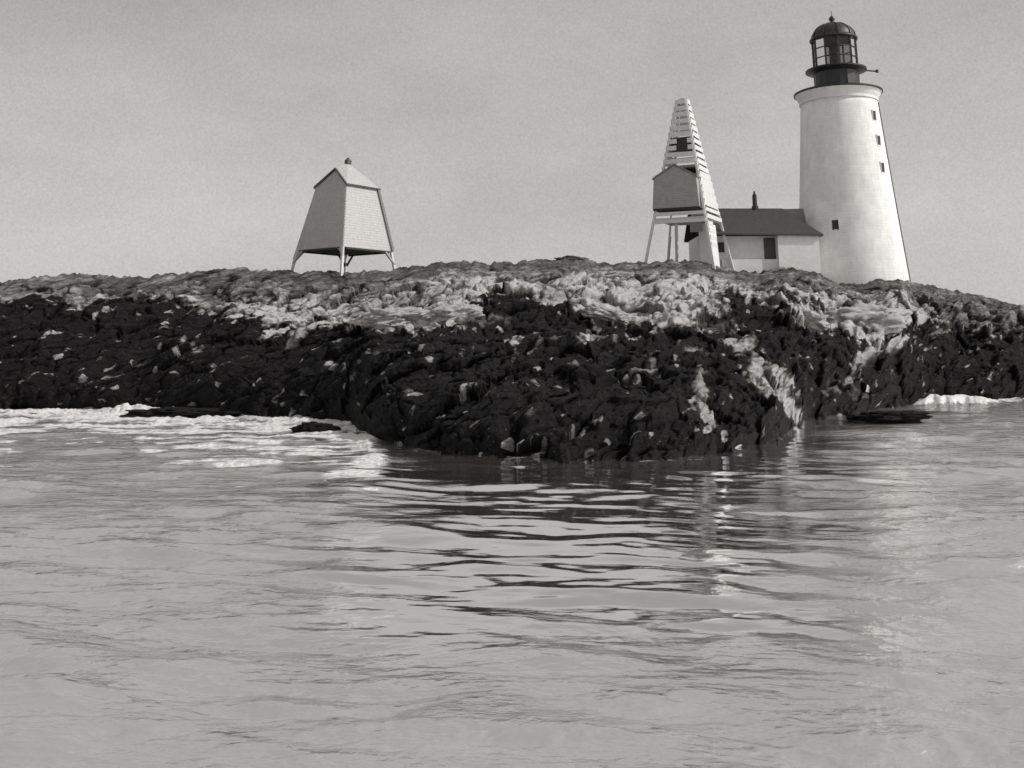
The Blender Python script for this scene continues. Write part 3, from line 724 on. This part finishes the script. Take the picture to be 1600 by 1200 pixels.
# braces and posts below the hut
bm = bmesh.new()
z1_ = h_(338); z2_ = h_(350)
for z in (z1_, z2_):
    a, b_ = face_pts(0, z); bar(bm, a + Vector((0, -.12, 0)), b_ + Vector((0, -.12, 0)), .1, .30)
obj('cross_beam', bm, M['white_wood'], t_)
bm = bmesh.new(); a, b_ = face_pts(0, h_(352)); p = a.lerp(b_, .44); bar(bm, p + Vector((0, 0, -.1)), Vector((p.x, p.y - .2, -1.2)), .22); obj('centre_post', bm, M['grey_shade_boards'], t_)
bm = bmesh.new(); a, b_ = face_pts(0, h_(360)); p, q = a.lerp(b_, .70), a.lerp(b_, .92); prism(bm, [p + Vector((0, -.03, .45)), q + Vector((0, -.03, .45)), q + Vector((0, -.1, -.45)), p + Vector((0, -.1, -.45))], [v + Vector((0, .1, 0)) for v in (p + Vector((0, -.03, .45)), q + Vector((0, -.03, .45)), q + Vector((0, -.1, -.45)), p + Vector((0, -.1, -.45)))])
obj('hatch', bm, M['roof_mid'], t_)
bm = bmesh.new(); zq = h_(372); s0 = sd(zq) / 2; prism(bm, [(s0 - .2, -s0 * .35, -1), (s0 - .2, s0 * .55, -1), (s0 - .45, s0 * .5, h_(352)), (s0 - .45, -s0 * .3, h_(352))], [(s0 - 1.2, -s0 * .35, -1), (s0 - 1.2, s0 * .55, -1), (s0 - 1.4, s0 * .5, h_(352)), (s0 - 1.4, -s0 * .3, h_(352))]); obj('inner_box', bm, M['plaster'], t_)

# ------------------------------------------------------------------ keeper's house
HY = 93.0
def HP(x, y, Y): p = P(x, y, Y); return p
c0 = P(1190, 420, HY); gz = c0.z - .8
t_ = thing('keepers_house', 'low white cottage with dark hipped roof between slatted tower and lighthouse', 'house', (c0.x, HY, gz))
def lp(x, y, Y): return P(x, y, Y) - Vector((c0.x, HY, gz))
def lx(x, y, Y=HY): return lp(x, y, Y).x
zE_ = lp(1200, 368, HY - 1.5).z; zR_ = lp(1200, 328, HY + 1.5).z
xL, xM, xR = lx(1092, 400, HY - 1), lx(1213, 390, HY - 1.3), lx(1277, 390, HY - 1.3)
yF0, yF1, yBk = -1.0, -2.0, 4.0
bm = bmesh.new(); box(bm, (xL, yF0, -2.5), (xM + .003, yBk, zE_)); box(bm, (xM, yF1, -2.5), (xR, yBk - .05, zE_ - .01)); obj('wall', bm, M['plaster'], t_)
ridge_r = lx(1222, 328, HY + 1.5)
yR = 1.5
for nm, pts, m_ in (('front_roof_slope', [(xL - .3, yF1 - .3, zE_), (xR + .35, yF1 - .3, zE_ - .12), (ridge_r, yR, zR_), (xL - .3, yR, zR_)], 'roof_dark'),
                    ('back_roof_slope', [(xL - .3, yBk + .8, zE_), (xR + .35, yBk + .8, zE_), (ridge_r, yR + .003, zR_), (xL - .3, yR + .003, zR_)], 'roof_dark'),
                    ('hip_roof_slope', [(xR + .352, yF1 - .3, zE_ - .12), (xR + .352, yBk + .8, zE_ - .12), (ridge_r + .002, yR, zR_)], 'roof_mid')):  # sunward slope of the same roof, its sunlit tone put into the colour
    bm = bmesh.new(); prism(bm, pts, [Vector(p) + Vector((0, 0, .14)) for p in pts]); obj(nm, bm, M[m_], t_)
# link roof towards the tower
xk = lx(1252, 328, HY + 3)
bm = bmesh.new(); pts = [(ridge_r - .4, 1.6, zR_ - .05), (ridge_r - .4, 3.2, zE_ + .4), (xk + .6, 3.2, zE_ + .4), (xk, 1.6 + .7, zR_ + .1)]; prism(bm, pts, [Vector(p) + Vector((0, 0, .14)) for p in pts]); obj('link_roof', bm, M['roof_mid'], t_)
bm = bmesh.new(); box(bm, (xk - 2.0, 1.8, -1), (xk + .4, 3.1, zE_ + .8)); obj('link_passage', bm, M['plaster'], t_)
# stovepipe
bm = bmesh.new(); q = lp(1180, 327, HY + 1.5); hh_ = lp(1180, 300, HY + 1.5).z; tube(bm, (q.x, yR, zR_ - .1), (q.x, yR, hh_ - .25), .22, .2); tube(bm, (q.x, yR, hh_ - .25), (q.x, yR, hh_ + .1), .12, .06); tube(bm, (q.x, yR, zR_ - .1), (q.x, yR, zR_ + .35), .34, .3); obj('chimney', bm, M['dark_wood'], t_)
# door in the recess
dx = lx(1203, 385, HY - 1)
bm = bmesh.new(); box(bm, (dx - .55, yF0 - .04, -.6), (dx + .50, yF0 + .05, zE_ - .15)); d_ = obj('door', bm, M['cable'], t_)
bm = bmesh.new(); tube(bm, (dx - .4, yF0 - .1, 1.4), (dx - .4, yF0 - .02, 1.4), .05); obj('handle', bm, M['dark_wood'], d_)
wx_ = lx(1125, 380, HY - 1)
bm = bmesh.new(); box(bm, (wx_ - .55, yF0 - .05, zE_ - 1.55), (wx_ + .45, yF0 + .04, zE_ - .45)); wn = obj('window', bm, M['white_wood'], t_)
bm = bmesh.new(); box(bm, (wx_ - .45, yF0 - .065, zE_ - 1.45), (wx_ + .35, yF0 - .02, zE_ - .55)); obj('pane', bm, M['dark_opening'], wn)
# low retaining wall in front
rwY = 91.4
p0, p1w = P(1128, 404, rwY), P(1262, 404, rwY)
bm = bmesh.new(); box(bm, (0, 0, 0), (p1w.x - p0.x, .4, 2.4)); rwall = obj('foundation_wall', bm, M['plaster']); rwall.location = (p0.x, rwY, P(1200, 405, rwY).z - 2.4)
tag(rwall, 'low whitewashed masonry wall along the rocks in front of the cottage', 'wall')

# ------------------------------------------------------------------ rocks that stand on their own
def boulder(name, x, y, Y, sx_, sy_, sz_, rot, seed, mt, label, cat='rock', group=None, lift=0.):
    bm = bmesh.new(); bmesh.ops.create_icosphere(bm, subdivisions=5, radius=1)
    V = np.array([v.co[:] for v in bm.verts])
    d = .35 * fbm(V[:, 0] * 1.1 + seed, V[:, 1] * 1.1, V[:, 2] * 1.1, 3) + .12 * ridge(V[:, 0] * 2.5 + seed, V[:, 1] * 2.5, V[:, 2] * 4, 4, .55)
    cr_, cg_, ct_ = cells(V[:, 0] * 1.3 + seed, V[:, 1] * 1.3, V[:, 2] * 2.2); cr2_, cg2_, ct2_ = cells(V[:, 0] * 3.5 + seed, V[:, 1] * 3.5, V[:, 2] * 6)
    d = d + .30 * ct_ - .14 * (1 - sstep(0, .12, cg_)) + .10 * ct2_ - .05 * (1 - sstep(0, .15, cg2_))
    V = V * (1 + d)[:, None]; V[:, 2] = np.sign(V[:, 2]) * np.abs(V[:, 2]) ** .8
    for v, q in zip(bm.verts, V): v.co = (q[0] * sx_, q[1] * sy_, q[2] * sz_)
    bmesh.ops.rotate(bm, verts=bm.verts, cent=(0, 0, 0), matrix=Matrix.Rotation(R(rot), 3, 'Y'))
    o = obj(name, bm, mt, None, True); p = P(x, y, Y); p.z += lift; o.location = p
    tag(o, label, cat, group); return o
def surf_Y(x, y):
    """distance of the bare terrain under a given sight line"""
    j = int(np.argmin(np.abs(xs - x))); i = int(np.argmin(np.abs(rowpx[:, j] - y))); return float(Yd[i, j])
for a in [('boulder', 618, 506, 2.1, 1.6, .62, -4, 1, 'pale_rock', 'rounded pale boulder at the weed line below the bell tower, left of the other boulder'),
          ('boulder', 702, 501, 2.0, 1.5, .58, -14, 5, 'pale_rock', 'pale tilted boulder at the weed line, right of the rounded boulder'),
          ('boulder', 1352, 510, 3.1, 2.2, 1.15, -6, 9, 'pale_rock', 'biggest pale boulder, right below the lighthouse where the dark weed begins'),
          ('boulder', 945, 499, 1.5, 1.2, .5, 10, 13, 'pale_rock', 'small pale boulder in the weed left of the broad bare slab'),
          ('boulder', 1265, 506, 1.3, 1.0, .5, 20, 17, 'pale_rock', 'small pale boulder down-slope of the cottage, left of the biggest boulder')]:
    Yq = surf_Y(a[1], a[2])
    boulder(a[0], a[1], a[2], Yq, a[3] * .85, a[4] * .75, a[5] * 1.0, a[6], a[7], M[a[8]], a[9], lift=.25)
boulder('sea_rock', 285, 650, 60.5, 2.9, 1.0, .38, 0, 21, M['black_rock'], 'flat black rock awash in white surf at the left shore')
boulder('sea_rock', 1385, 652, 58, 1.9, .8, .3, 0, 25, M['black_rock'], 'low black rock just breaking the water right of the headland')
boulder('sea_rock', 495, 672, 50.5, 1.0, .6, .3, 0, 29, M['black_rock'], 'small dark rock in the foam beside the headland')
boulder('rock_slab', 893, 406.5, 86.2, 1.1, .7, .28, 0, 33, M['grey_rock'], 'flat grey slab lying on the skyline between the two wooden towers')
